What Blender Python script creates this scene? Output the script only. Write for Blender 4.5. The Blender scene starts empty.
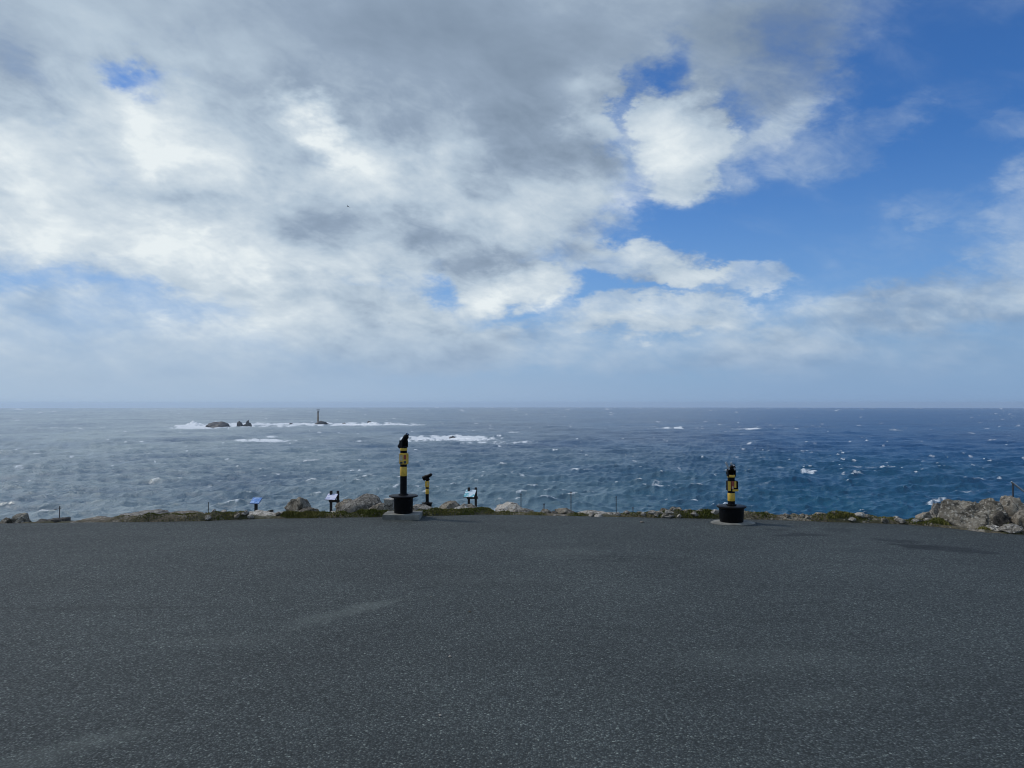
import bpy, bmesh, math, random
import numpy as np
from mathutils import Vector, Matrix, noise as mnoise

R = math.radians
random.seed(7); rng = np.random.default_rng(11)
scene = bpy.context.scene
COL = scene.collection

# ------------------------------------------------------------------ camera
F, W, H = 769.0, 1024, 768
EYE = 2.4
PITCH = math.atan(19.8 / F)
cam = bpy.data.cameras.new('camera'); camo = bpy.data.objects.new('camera', cam); COL.objects.link(camo)
cam.sensor_fit = 'HORIZONTAL'; cam.sensor_width = 36.0; cam.lens = 36.0 * F / W
camo.location = (0, 0, EYE); camo.rotation_euler = (R(90) + PITCH, 0, 0)
cam.clip_start = 0.05; cam.clip_end = 200000.0
scene.camera = camo
scene.render.filter_size = 1.0
scene.cycles.filter_width = 1.05; scene.cycles.use_denoising = True
scene.cycles.max_bounces = 5; scene.cycles.diffuse_bounces = 2; scene.cycles.glossy_bounces = 2; scene.cycles.volume_bounces = 1
scene.cycles.sample_clamp_indirect = 2.0
scene.render.resolution_x = W; scene.render.resolution_y = H
scene.view_settings.view_transform = 'Standard'; scene.view_settings.look = 'None'
scene.view_settings.gamma = 1.0; scene.view_settings.exposure = 0.0

def ray(px, py):
    u, v = (px - 512) / F, (384 - py) / F
    c, s = math.cos(PITCH), math.sin(PITCH)
    return Vector((u, c - v * s, s + v * c))
def at(px, py, Y):
    d = ray(px, py); return Vector((0, 0, EYE)) + d * (Y / d.y)
def ground(px, py, z=0.0):
    d = ray(px, py); return Vector((0, 0, EYE)) + d * ((z - EYE) / d.z)
def azel(px, py):
    d = ray(px, py).normalized()
    return math.degrees(math.atan2(d.x, d.y)), math.degrees(math.asin(d.z))

# ------------------------------------------------------------------ node helper
class NT:
    def __init__(s, tree): s.t = tree; s.n = tree.nodes; s.l = tree.links
    def new(s, typ, **kw):
        nd = s.n.new(typ)
        for k, v in kw.items(): setattr(nd, k, v)
        return nd
    def put(s, sock, v):
        if isinstance(v, bpy.types.NodeSocket): s.l.new(v, sock)
        else:
            if hasattr(sock.default_value, '__len__') and not hasattr(v, '__len__'): v = [v] * len(sock.default_value)
            if hasattr(sock.default_value, '__len__') and len(sock.default_value) == 4 and len(v) == 3: v = (*v, 1)
            sock.default_value = v
    def math(s, op, a, b=None, c=None, clamp=False):
        nd = s.new('ShaderNodeMath', operation=op, use_clamp=clamp)
        for i, v in enumerate((a, b, c)):
            if v is not None: s.put(nd.inputs[i], v)
        return nd.outputs[0]
    def vmath(s, op, a, b=None, out=0):
        nd = s.new('ShaderNodeVectorMath', operation=op); s.put(nd.inputs[0], a)
        if b is not None:
            if op == 'SCALE': s.put(nd.inputs['Scale'], b)
            else: s.put(nd.inputs[1], b)
        return nd.outputs[out]
    def noise(s, vec, scale, detail=3, rough=.5, dist=0, lac=2.0, color=False):
        nd = s.new('ShaderNodeTexNoise')
        if vec is not None: s.put(nd.inputs['Vector'], vec)
        s.put(nd.inputs['Scale'], scale); s.put(nd.inputs['Detail'], detail); s.put(nd.inputs['Roughness'], rough)
        s.put(nd.inputs['Distortion'], dist); s.put(nd.inputs['Lacunarity'], lac)
        return nd.outputs[1 if color else 0]
    def voro(s, vec, scale, feature='F1', out='Distance', rnd=1.0):
        nd = s.new('ShaderNodeTexVoronoi', feature=feature)
        if vec is not None: s.put(nd.inputs['Vector'], vec)
        s.put(nd.inputs['Scale'], scale); s.put(nd.inputs['Randomness'], rnd)
        return nd.outputs[out]
    def mr(s, v, a, b, c=0.0, d=1.0, interp='SMOOTHSTEP'):
        nd = s.new('ShaderNodeMapRange', interpolation_type=interp)
        for k, x in zip(('Value', 'From Min', 'From Max', 'To Min', 'To Max'), (v, a, b, c, d)): s.put(nd.inputs[k], x)
        return nd.outputs[0]
    def mix(s, f, a, b, blend='MIX'):
        nd = s.new('ShaderNodeMix', data_type='RGBA', blend_type=blend)
        s.put(nd.inputs[0], f); s.put(nd.inputs[6], a); s.put(nd.inputs[7], b)
        return nd.outputs[2]
    def ramp(s, f, stops, interp='LINEAR'):
        nd = s.new('ShaderNodeValToRGB'); cr = nd.color_ramp; cr.interpolation = interp
        while len(cr.elements) < len(stops): cr.elements.new(.5)
        for e, (p, c) in zip(cr.elements, stops):
            e.position = p; e.color = (*c, 1) if len(c) == 3 else c
        s.put(nd.inputs[0], f); return nd.outputs[0]
    def comb(s, x, y, z):
        nd = s.new('ShaderNodeCombineXYZ')
        for i, v in enumerate((x, y, z)): s.put(nd.inputs[i], v)
        return nd.outputs[0]
    def sep(s, v):
        nd = s.new('ShaderNodeSeparateXYZ'); s.put(nd.inputs[0], v); return nd.outputs
    def blob(s, vec, cx, cy, rx, ry, rot=0, kind='SPHERICAL'):
        mp = s.new('ShaderNodeMapping', vector_type='TEXTURE'); s.put(mp.inputs['Vector'], vec)
        mp.inputs['Location'].default_value = (cx, cy, 0); mp.inputs['Rotation'].default_value = (0, 0, R(rot))
        mp.inputs['Scale'].default_value = (rx, ry, 1)
        g = s.new('ShaderNodeTexGradient', gradient_type=kind); s.l.new(mp.outputs[0], g.inputs[0])
        return g.outputs['Fac']

def srgb(r, g, b):
    return tuple((c / 255 / 12.92) if c <= 10 else ((c / 255 + .055) / 1.055) ** 2.4 for c in (r, g, b))

# ------------------------------------------------------------------ sun and sky
SUN_AZ, SUN_EL = -70.0, 47.0          # degrees from the view axis (negative = left), and above the horizon
SKY_STRENGTH = 0.10
sd = Vector((math.sin(R(SUN_AZ)) * math.cos(R(SUN_EL)), math.cos(R(SUN_AZ)) * math.cos(R(SUN_EL)), math.sin(R(SUN_EL))))
sun = bpy.data.lights.new('sun', 'SUN'); suno = bpy.data.objects.new('sun', sun); COL.objects.link(suno)
sun.energy = 2.0; sun.angle = R(7.0); sun.color = (1.0, .95, .88)
suno.rotation_euler = (-sd).to_track_quat('-Z', 'Y').to_euler()
suno.location = sd * 100

world = bpy.data.worlds.new('World'); scene.world = world; world.use_nodes = True
world.cycles.sampling_method = 'MANUAL'; world.cycles.sample_map_resolution = 512
def build_sky():
    n = NT(world.node_tree); n.n.clear()
    out = n.new('ShaderNodeOutputWorld'); bg = n.new('ShaderNodeBackground')
    n.l.new(bg.outputs[0], out.inputs[0]); bg.inputs['Strength'].default_value = SKY_STRENGTH
    nis = n.new('ShaderNodeTexSky', sky_type='NISHITA'); nis.sun_disc = False
    nis.sun_elevation = R(SUN_EL); nis.sun_rotation = R(SUN_AZ % 360)
    nis.altitude = 65; nis.air_density = 1.0; nis.dust_density = .3; nis.ozone_density = 2.0
    k = 1.0 / SKY_STRENGTH
    def L(r, g, b): return tuple(c * k for c in srgb(r, g, b))
    d = n.new('ShaderNodeTexCoord').outputs['Generated']
    x, y, z = n.sep(d)
    el = n.math('MULTIPLY', n.math('ARCSINE', z), 57.29578)
    az = n.math('MULTIPLY', n.math('ARCTAN2', x, y), 57.29578)
    # cloud deck coordinates: the layer flattens towards the horizon
    zz = n.math('ADD', n.math('MAXIMUM', z, 0.0), .42)
    p = n.comb(n.math('DIVIDE', x, zz), n.math('DIVIDE', y, zz), n.math('MULTIPLY', z, 1.2))
    # warp for ragged outlines
    w1 = n.vmath('SUBTRACT', n.noise(p, 3.2, 5, .6, color=True), (.5, .5, .5))
    w2 = n.vmath('SUBTRACT', n.noise(p, 11.0, 6, .65, color=True), (.5, .5, .5))
    flat = n.mr(el, 0, 16, .35, 1.0)
    warp = n.vmath('ADD', n.vmath('MULTIPLY', w1, (10.0, 7.5, 0)), n.vmath('MULTIPLY', w2, (6.5, 5.0, 0)))
    q = n.vmath('ADD', n.comb(az, el, 0), n.vmath('SCALE', warp, flat))
    PX = .0725
    def chain(base, lst, soft):
        acc = base
        for (px, py, rx, ry, rot, wt) in lst:
            a, e = azel(px, py)
            acc = n.math('MULTIPLY_ADD', n.mr(n.blob(q, a, e, rx * PX, ry * PX, -rot), 0, soft if wt > 0 else 1.0), wt, acc)
        return acc
    back = n.mr(y, .55, .1, 0, .62)
    cover = chain(back, SKY_COVER, .5)
    shade = chain(.5, SKY_SHADE, 1.0)
    n1 = n.noise(p, 3.4, 9, .55, .15)
    off = (sd.x * .05 - .02, sd.y * .03 - .05, .04)
    n1b = n.noise(n.vmath('ADD', p, off), 3.4, 9, .55, .15)
    n2 = n.noise(p, 9.0, 8, .6, .2)
    # wind-drawn wisps: stretched along the drift of the deck
    du = n.math('ADD', n.math('MULTIPLY', az, .05), n.math('MULTIPLY', el, -.035))
    dv = n.math('ADD', n.math('MULTIPLY', az, .055), n.math('MULTIPLY', el, .125))
    n3 = n.noise(n.comb(du, dv, .3), 1.7, 7, .5, .4)
    n4 = n.noise(n.comb(du, dv, 7.3), 4.2, 8, .66, .8)
    cover = n.math('MINIMUM', cover, 1.25)
    dens = n.math('ADD', cover, n.math('MULTIPLY', n.math('SUBTRACT', n1, .5), .8))
    dens = n.math('ADD', dens, n.math('MULTIPLY', n.math('SUBTRACT', n3, .5), .9))
    dens = n.math('ADD', dens, n.math('MULTIPLY', n.math('SUBTRACT', n4, .5), .5))
    dens = n.math('ADD', dens, n.math('MULTIPLY', n.math('SUBTRACT', n2, .5), .45))
    alpha = n.mr(dens, -.12, 1.08)
    alpha = n.math('MULTIPLY', alpha, n.mr(cover, -.1, .5, .6, 1.0))
    rel = n.math('MULTIPLY', n.math('SUBTRACT', n1, n1b), n.mr(el, 25, 16, .45, 1.45))
    b = n.math('ADD', shade, rel)
    b = n.math('ADD', b, n.math('MULTIPLY', n.math('SUBTRACT', n2, .5), .24))
    b = n.math('ADD', b, n.math('MULTIPLY', n.math('SUBTRACT', n3, .5), n.mr(el, 26, 17, .4, .8)))
    b = n.math('ADD', b, n.math('MULTIPLY', n.math('SUBTRACT', n4, .5), n.mr(el, 26, 18, .10, .42)))
    cloud = n.ramp(b, [(0, srgb(124, 142, 163)), (.28, srgb(147, 165, 186)), (.52, srgb(179, 196, 212)),
                       (.8, srgb(208, 220, 229)), (1, srgb(232, 240, 243))])
    cloud = n.vmath('SCALE', cloud, k)
    blue = n.mix(1.0, nis.outputs[0], SKY_TINT, 'MULTIPLY')
    blue = n.mix(n.math('MULTIPLY', n.mr(el, 19, 2), n.mr(az, -25, 15, .9, .5)), blue, L(142, 174, 214))
    sky = n.mix(alpha, blue, cloud)
    hz = n.mix(n.mr(az, -35, 35), L(170, 191, 213), L(133, 163, 199))
    f = n.mr(el, 7.5, 0.0, 0, .95)
    f = n.math('MULTIPLY', f, n.math('ADD', .86, n.math('MULTIPLY', n1, .28)), clamp=True)
    sky = n.mix(f, sky, hz)
    sky = n.mix(n.mr(z, -.002, -.05), sky, L(70, 95, 115))
    n.l.new(sky, bg.inputs['Color'])
SKY_TINT = (.33, .67, 1.11)
SKY_COVER = [  # pixel centre, radii in pixels, tilt, weight -> turned into sky directions
    (180, 60, 500, 240, 0, 1.15), (540, 10, 270, 140, 0, 1.0), (530, 180, 135, 130, 0, .9), (330, 255, 230, 90, 8, .8), (60, 240, 220, 60, 3, .35),
    (680, 134, 70, 66, 8, .9), (765, 55, 115, 90, -25, .42), (850, 0, 90, 50, 0, .25), (750, 125, 90, 60, -30, .34),
    (130, 345, 460, 62, 0, .70), (400, 335, 150, 50, 8, .45), (512, 287, 80, 38, 0, .85), (640, 262, 100, 32, 8, .8), (722, 277, 85, 23, 6, .65),
    (655, 316, 120, 27, 0, .85), (930, 332, 270, 64, -6, .46), (1000, 285, 150, 42, -10, .3), (1036, 205, 62, 46, 0, .34),
    (860, 132, 80, 38, -15, .28), (922, 212, 46, 20, 0, .2), (1024, 130, 34, 16, 0, .14), (620, 350, 260, 34, 0, .45),
    (120, 56, 54, 26, 18, -.86), (668, 58, 60, 38, -10, -.85), (634, 115, 20, 66, 0, -.75), (737, 104, 44, 32, 0, -.5),
    (447, 290, 46, 20, 15, -.78), (110, 288, 160, 17, 3, -.33), (195, 311, 110, 16, 0, -.35), (575, 250, 70, 24, 10, -.45), (350, 290, 120, 12, 8, -.3)]
SKY_SHADE = [
    (470, 30, 470, 170, 5, -.33), (545, 125, 130, 90, 0, -.14), (470, 262, 110, 60, 0, -.24), (240, 205, 150, 50, 15, -.14),
    (420, 225, 120, 50, 15, -.08), (950, 330, 300, 110, 0, -.15), (360, 300, 150, 30, 8, -.08), (20, 50, 200, 90, 0, -.10), (790, 30, 160, 90, 0, -.42),
    (320, 125, 60, 34, 25, .45), (145, 120, 80, 40, 50, .22), (600, 112, 55, 60, 0, .25), (668, 132, 80, 80, 15, .36),
    (30, 160, 170, 80, 25, .32), (375, 175, 150, 60, 25, .24), (260, 255, 240, 45, 5, .26), (515, 290, 90, 40, 0, .36),
    (690, 270, 120, 32, 8, .25), (660, 318, 130, 36, 0, .28), (628, 188, 24, 24, 0, .3), (1015, 195, 50, 45, 0, .1), (60, 240, 170, 50, 10, .22),
    (200, 150, 130, 50, 40, .2), (130, 335, 420, 60, 0, .30), (170, 200, 420, 170, 8, .07)]
build_sky()

# ------------------------------------------------------------------ object helpers
def link(o, parent=None):
    COL.objects.link(o)
    if parent is not None: o.parent = parent
    return o
def tag(o, label=None, cat=None, group=None, kind=None):
    if label: o['label'] = label
    if cat: o['category'] = cat
    if group: o['group'] = group
    if kind: o['kind'] = kind
    return o
def empty(name, loc, rz=0):
    o = bpy.data.objects.new(name, None); o.location = loc; o.rotation_euler = (0, 0, rz); o.empty_display_size = .2
    return link(o)
def finish(name, bm, m, parent=None, smooth=False, bevel=0):
    if bevel:
        bmesh.ops.bevel(bm, geom=[e for e in bm.edges if e.calc_face_angle(0) > .6], offset=bevel, segments=2, affect='EDGES', clamp_overlap=True)
    bmesh.ops.recalc_face_normals(bm, faces=bm.faces)
    me = bpy.data.meshes.new(name); bm.to_mesh(me); bm.free()
    me.materials.append(m)
    if smooth:
        for p in me.polygons: p.use_smooth = True
        try: me.set_sharp_from_angle(angle=R(38))
        except Exception: pass
    return link(bpy.data.objects.new(name, me), parent)
def box(bm, size, mat=None, loc=(0, 0, 0)):
    M = Matrix.Translation(loc) @ (mat or Matrix()) @ Matrix.Diagonal((*size, 1))
    return bmesh.ops.create_cube(bm, size=1.0, matrix=M)
def lathe(bm, prof, seg=24, M=None):
    M = M or Matrix()
    rings = []
    for r, z in prof:
        rings.append([bm.verts.new(M @ Vector((r * math.cos(2 * math.pi * i / seg), r * math.sin(2 * math.pi * i / seg), z))) for i in range(seg)])
    for a, b in zip(rings, rings[1:]):
        for i in range(seg): bm.faces.new((a[i], a[(i + 1) % seg], b[(i + 1) % seg], b[i]))
    bm.faces.new(rings[0][::-1]); bm.faces.new(rings[-1])
def tube(bm, a, b, r, seg=10):
    a, b = Vector(a), Vector(b); d = b - a
    lathe(bm, [(r, 0), (r, d.length)], seg, Matrix.Translation(a) @ d.to_track_quat('Z', 'Y').to_matrix().to_4x4())

# ------------------------------------------------------------------ materials
def mat(name):
    m = bpy.data.materials.new(name); m.use_nodes = True
    n = NT(m.node_tree); b = n.n['Principled BSDF']
    return m, n, b
def paint(name, col, rough=.45, metal=0.0, wear=.12, spec=.5):
    m, n, b = mat(name)
    tc = n.new('ShaderNodeTexCoord').outputs['Object']
    nz = n.noise(tc, 14, 6, .65)
    c2 = tuple(min(1, c * (1 - wear * 2) + .08 * wear) for c in col)
    n.put(b.inputs['Base Color'], n.mix(n.mr(nz, .35, .65), c2, col))
    n.put(b.inputs['Roughness'], n.mr(n.noise(tc, 40, 4), .3, .7, rough * .75, min(1, rough * 1.3)))
    b.inputs['Metallic'].default_value = metal
    b.inputs['Specular IOR Level'].default_value = spec
    return m
M_BLACK = paint('black_paint', (.0032, .0033, .0038), .5, wear=0, spec=.12)
M_RIM = paint('worn_black_rim', (.006, .0062, .007), .5, wear=0, spec=.25)
M_YELLOW = paint('yellow_paint', (.74, .47, .055), .45)
M_RED = paint('red_label', (.33, .06, .03), .5)
M_PALE = paint('pale_label', (.55, .47, .30), .5)
M_STEEL = paint('brushed_steel', (.55, .56, .58), .32, metal=1.0)
M_FORK = paint('pale_worn_metal', (.42, .44, .46), .35, metal=.2)
M_GALV = paint('galvanised_steel', (.42, .44, .46), .4, metal=.6)
M_DARKPOST = paint('dark_metal', (.045, .047, .052), .5)
M_TIMBER = paint('dark_timber', (.022, .019, .017), .75, wear=.3)
M_GLASS = paint('dark_lens', (.02, .025, .03), .08)

def granite(name, base, dark, lichen, seed=0.0, dk=.5):
    m, n, b = mat(name)
    tc = n.new('ShaderNodeTexCoord').outputs['Object']
    rnd = n.new('ShaderNodeObjectInfo').outputs['Random']
    v = n.vmath('ADD', tc, n.comb(n.math('MULTIPLY', rnd, 31), seed, 0))
    big = n.noise(v, 2.4, 6, .6, .4)
    mid = n.noise(v, 15, 6, .75, .3)
    fine = n.noise(v, 55, 4, .7)
    crack = n.voro(n.vmath('ADD', v, n.vmath('SCALE', n.noise(v, 6, 3, color=True), .35)), 2.6, 'DISTANCE_TO_EDGE')
    c = n.mix(n.mr(big, .38, .62), dark, base)
    c = n.mix(n.math('MULTIPLY', n.mr(mid, .50, .60), .85), c, lichen)
    c = n.mix(n.math('MULTIPLY', n.mr(n.noise(v, 8, 6, .75), .57 - .06 * dk, .64), .85), c, (.035, .034, .03))
    c = n.mix(n.mr(crack, .05, 0.0, 0, .7), c, (.03, .028, .024))
    g = n.mr(fine, .3, .7, .62, 1.35, 'LINEAR')
    c = n.mix(1.0, c, n.comb(g, g, g), 'MULTIPLY')
    hue = n.mr(rnd, 0, 1, .8, 1.2, 'LINEAR')
    c = n.mix(1.0, c, n.comb(hue, hue, hue), 'MULTIPLY')
    n.put(b.inputs['Base Color'], c); b.inputs['Roughness'].default_value = .9
    b.inputs['Specular IOR Level'].default_value = .2
    bp = n.new('ShaderNodeBump'); bp.inputs['Strength'].default_value = .8; bp.inputs['Distance'].default_value = .03
    n.put(bp.inputs['Height'], n.math('ADD', mid, n.math('MULTIPLY', fine, .35))); n.l.new(bp.outputs[0], b.inputs['Normal'])
    return m
G_TAN = granite('tan_granite', (.245, .21, .16), (.125, .105, .078), (.37, .34, .28), 1.0)
G_GREY = granite('grey_granite', (.25, .23, .195), (.13, .118, .10), (.42, .39, .34), 2.0)
G_PALE = granite('pale_granite', (.40, .365, .31), (.20, .18, .145), (.58, .55, .49), 3.0, 0)
G_DARK = granite('dark_weathered_granite', (.075, .068, .058), (.04, .037, .033), (.14, .13, .11), 4.0)
G_LICHEN = granite('lichen_covered_granite', (.26, .232, .18), (.115, .10, .076), (.44, .41, .345), 5.0, 1)

def m_concrete():
    m, n, b = mat('weathered_concrete')
    tc = n.new('ShaderNodeTexCoord').outputs['Object']
    c = n.mix(n.mr(n.noise(tc, 3.5, 7, .65), .35, .68), (.13, .126, .108), (.27, .265, .228))
    c = n.mix(n.mr(n.noise(tc, 90, 2), .55, .75, 0, .5), c, (.10, .10, .09))
    n.put(b.inputs['Base Color'], c); b.inputs['Roughness'].default_value = .9
    bp = n.new('ShaderNodeBump'); bp.inputs['Strength'].default_value = .5; bp.inputs['Distance'].default_value = .01
    n.put(bp.inputs['Height'], n.noise(tc, 40, 6, .7)); n.l.new(bp.outputs[0], b.inputs['Normal'])
    return m
M_CONC = m_concrete()

def m_asphalt():
    m, n, b = mat('chipped_asphalt')
    P = n.new('ShaderNodeNewGeometry').outputs['Position']
    P2 = n.vmath('MULTIPLY', P, (1, 1, 0))
    # aggregate: every chip its own tone
    cell = n.sep(n.voro(P2, 58, out='Color'))[0]
    dist = n.voro(P2, 58)
    cell2 = n.sep(n.voro(n.vmath('ADD', P2, (3.3, 7.1, 0)), 27, out='Color'))[1]
    d2 = n.voro(n.vmath('ADD', P2, (3.3, 7.1, 0)), 27)
    tone = n.ramp(cell, [(0, (.019, .0205, .023)), (.45, (.032, .035, .039)), (.75, (.046, .0495, .055)), (.93, (.064, .068, .073)), (1, (.110, .114, .118))])
    gap = n.mr(dist, .35, .62, 0, .7)
    tone = n.mix(gap, tone, (.009, .010, .012))
    pale = n.math('MULTIPLY', n.mr(cell2, .955, .965, 0, 1, 'LINEAR'), n.mr(d2, .30, .22))
    tone = n.mix(pale, tone, (.13, .135, .14))
    # wear: broad patches, rolled lanes, scuffs
    wv = n.vmath('ADD', P2, n.vmath('SCALE', n.vmath('SUBTRACT', n.noise(P2, .8, 4, .6, color=True), (.5, .5, .5)), 1.9))
    w = n.mr(n.noise(P2, .28, 5, .6), .3, .7, .80, 1.2, 'LINEAR')
    w = n.math('MULTIPLY', w, n.mr(n.noise(n.vmath('MULTIPLY', P2, (.35, 1.6, 0)), 1.0, 4, .6), .3, .7, .9, 1.1, 'LINEAR'))
    w = n.math('MULTIPLY', w, n.mr(n.noise(P2, 3.5, 5, .7), .3, .7, .93, 1.07, 'LINEAR'))
    tone = n.mix(1.0, tone, n.comb(w, w, w), 'MULTIPLY')
    wv2 = n.vmath('ADD', P2, n.vmath('SCALE', n.vmath('SUBTRACT', n.noise(P2, 2.6, 6, .7, color=True), (.5, .5, .5)), .75))
    def gb(px, py, rx, ry, rot, vec):
        g = ground(px, py); return n.blob(vec, g.x, g.y, rx, ry, rot)
    for px, py, rx, ry, rot, a in [(338, 614, 1.05, .30, 49, .27), (65, 750, .9, .28, 36, .2), (130, 735, .6, .2, 30, .12),
                                   (560, 553, 1.1, .8, 0, .14), (375, 605, .5, .16, 40, .25), (820, 700, .9, .3, 10, .08), (480, 580, 1.4, .3, 4, .1), (225, 640, 1.3, .35, 8, .12), (760, 660, 1.6, .6, 0, .08)]:
        tone = n.mix(n.mr(gb(px, py, rx, ry, rot, wv2), .1, .8, 0, a), tone, (.085, .089, .094))
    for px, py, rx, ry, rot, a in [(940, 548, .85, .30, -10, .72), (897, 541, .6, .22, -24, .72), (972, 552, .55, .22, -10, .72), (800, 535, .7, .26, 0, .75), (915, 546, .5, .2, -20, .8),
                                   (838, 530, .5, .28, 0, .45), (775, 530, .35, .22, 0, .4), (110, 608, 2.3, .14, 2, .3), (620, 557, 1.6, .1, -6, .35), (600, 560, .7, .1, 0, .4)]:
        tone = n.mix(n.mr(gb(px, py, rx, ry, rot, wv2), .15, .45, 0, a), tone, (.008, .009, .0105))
    tone = n.mix(1.0, tone, (1.86, 2.04, 1.72), 'MULTIPLY')
    n.put(b.inputs['Base Color'], tone)
    n.put(b.inputs['Roughness'], n.mr(cell, 0, 1, .95, .7, 'LINEAR'))
    b.inputs['Specular IOR Level'].default_value = .35
    bp = n.new('ShaderNodeBump'); bp.inputs['Strength'].default_value = .9; bp.inputs['Distance'].default_value = .006
    hh = n.math('ADD', n.math('MULTIPLY', n.mr(dist, .6, .1), n.math('ADD', .5, cell)), n.math('MULTIPLY', n.noise(P2, 160, 2), .4))
    n.put(bp.inputs['Height'], hh); n.l.new(bp.outputs[0], b.inputs['Normal'])
    return m
M_ASPHALT = m_asphalt()

def m_turf():
    m, n, b = mat('clifftop_soil_and_turf')
    P = n.new('ShaderNodeNewGeometry').outputs['Position']
    c = n.mix(n.mr(n.noise(P, .9, 6, .65), .4, .6), (.075, .072, .028), (.15, .12, .075))
    c = n.mix(n.mr(n.noise(P, 2.3, 6, .7), .52, .6), c, (.30, .265, .21))
    c = n.mix(n.mr(n.noise(P, 22, 5, .7), .40, .62, 0, .75), c, (.03, .028, .018))
    n.put(b.inputs['Base Color'], c); b.inputs['Roughness'].default_value = .95
    bp = n.new('ShaderNodeBump'); bp.inputs['Strength'].default_value = 1; bp.inputs['Distance'].default_value = .05
    n.put(bp.inputs['Height'], n.noise(P, 14, 7, .7)); n.l.new(bp.outputs[0], b.inputs['Normal'])
    return m
M_TURF = m_turf()

def m_grass():
    m, n, b = mat('wind_clipped_grass')
    P = n.new('ShaderNodeNewGeometry').outputs['Position']
    c = n.mix(n.mr(n.noise(P, 1.3, 4, .6), .38, .62), (.075, .086, .016), (.185, .16, .05))
    c = n.mix(n.mr(n.noise(P, 35, 3, .7), .4, .7), c, (.10, .105, .022))
    n.put(b.inputs['Base Color'], c); b.inputs['Roughness'].default_value = .8
    b.inputs['Specular IOR Level'].default_value = .15
    return m
M_GRASS = m_grass()

def m_sea():
    m, n, b = mat('rough_sea_water')
    P = n.new('ShaderNodeNewGeometry').outputs['Position']
    fo = n.new('ShaderNodeAttribute', attribute_name='foam').outputs['Fac']
    sh = n.new('ShaderNodeAttribute', attribute_name='shallow').outputs['Fac']
    dist = n.vmath('LENGTH', P, out=1)
    deep = n.mix(n.mr(n.noise(P, .0022, 3), .35, .65), (.006, .050, .130), (.010, .068, .160))
    c = n.mix(sh, deep, (.020, .112, .168))
    glare = n.new('ShaderNodeAttribute', attribute_name='cloud_glare').outputs['Fac']
    c = n.mix(glare, c, (.285, .35, .36))  # reflected cloud glare painted into the water's base colour
    n1 = n.noise(n.vmath('MULTIPLY', P, (1, 1, .3)), .22, 6, .65)
    n2 = n.noise(n.vmath('MULTIPLY', P, (1, .6, .3)), .9, 5, .65)
    ff = n.math('MULTIPLY', fo, n.mr(n1, .30, .66, .35, 1.25, 'LINEAR'))
    foam = n.math('MULTIPLY', n.mr(n.math('ADD', ff, n.math('MULTIPLY', n.math('SUBTRACT', n2, .5), .8)), .20, .95), .92)
    c2 = n.mix(foam, c, (.82, .85, .86))
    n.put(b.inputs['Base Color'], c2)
    n.put(b.inputs['Roughness'], n.mr(foam, 0, 1, .28, .9, 'LINEAR'))
    b.inputs['IOR'].default_value = 1.333
    n.put(b.inputs['Specular IOR Level'], n.mr(foam, 0, 1, .5, .1, 'LINEAR'))
    bp = n.new('ShaderNodeBump'); bp.inputs['Strength'].default_value = .9
    bp.inputs['Distance'].default_value = 1.0
    hh = n.math('ADD', n.math('MULTIPLY', n.noise(n.vmath('MULTIPLY', P, (.7, 1.2, 1)), .2, 6, .62), 2.5), n.math('MULTIPLY', n2, .4))
    n.put(bp.inputs['Height'], hh); n.l.new(bp.outputs[0], b.inputs['Normal'])
    return m
M_SEA = m_sea()
def m_foam():
    m, n, b = mat('white_surf_foam')
    P = n.new('ShaderNodeNewGeometry').outputs['Position']
    n.put(b.inputs['Base Color'], n.mix(n.mr(n.noise(P, .12, 6, .7), .35, .6), (.68, .73, .75), (.88, .89, .89)))
    b.inputs['Roughness'].default_value = .9; b.inputs['Specular IOR Level'].default_value = .1
    return m
M_FOAM = m_foam()

# ------------------------------------------------------------------ the setting: asphalt apron
EDGE = [(-400, 533), (-120, 526), (0, 523.7), (70, 522.6), (130, 522), (200, 521), (245, 519.3), (330, 518), (390, 517), (480, 514.6), (560, 516),
        (620, 517), (700, 518.5), (780, 520), (850, 522.5), (898, 523.8), (940, 527), (985, 532), (1024, 534.6), (1150, 545), (1500, 560)]
EW = [ground(px, py) for px, py in EDGE]
EX = np.array([-300.] + [e.x for e in EW] + [300.]); EY = np.array([EW[0].y - 2] + [e.y for e in EW] + [EW[-1].y - 2])
def edge_y(x): return np.interp(x, EX, EY)
def fbm(x, y, s, o=4):
    v = 0; a = 1; t = 0
    for i in range(o):
        v += a * mnoise.noise(Vector((x * s, y * s, 3.7 + i))); t += a; a *= .5; s *= 2
    return v / t

def grid_mesh(name, P, m, smooth=True, attrs=None, parent=None):
    r, c = P.shape[:2]
    me = bpy.data.meshes.new(name)
    me.vertices.add(r * c); me.vertices.foreach_set('co', P.reshape(-1).astype(np.float32))
    i = np.arange(r * c).reshape(r, c)
    q = np.stack([i[:-1, :-1], i[:-1, 1:], i[1:, 1:], i[1:, :-1]], -1).reshape(-1)
    nf = q.size // 4
    me.loops.add(nf * 4); me.loops.foreach_set('vertex_index', q.astype(np.int32))
    me.polygons.add(nf); me.polygons.foreach_set('loop_start', np.arange(nf, dtype=np.int32) * 4)
    if smooth: me.polygons.foreach_set('use_smooth', np.ones(nf, dtype=bool))
    me.update(calc_edges=True); me.validate()
    for k, v in (attrs or {}).items():
        a = me.attributes.new(k, 'FLOAT', 'POINT'); a.data.foreach_set('value', v.reshape(-1).astype(np.float32))
    me.materials.append(m)
    return link(bpy.data.objects.new(name, me), parent)

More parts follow.
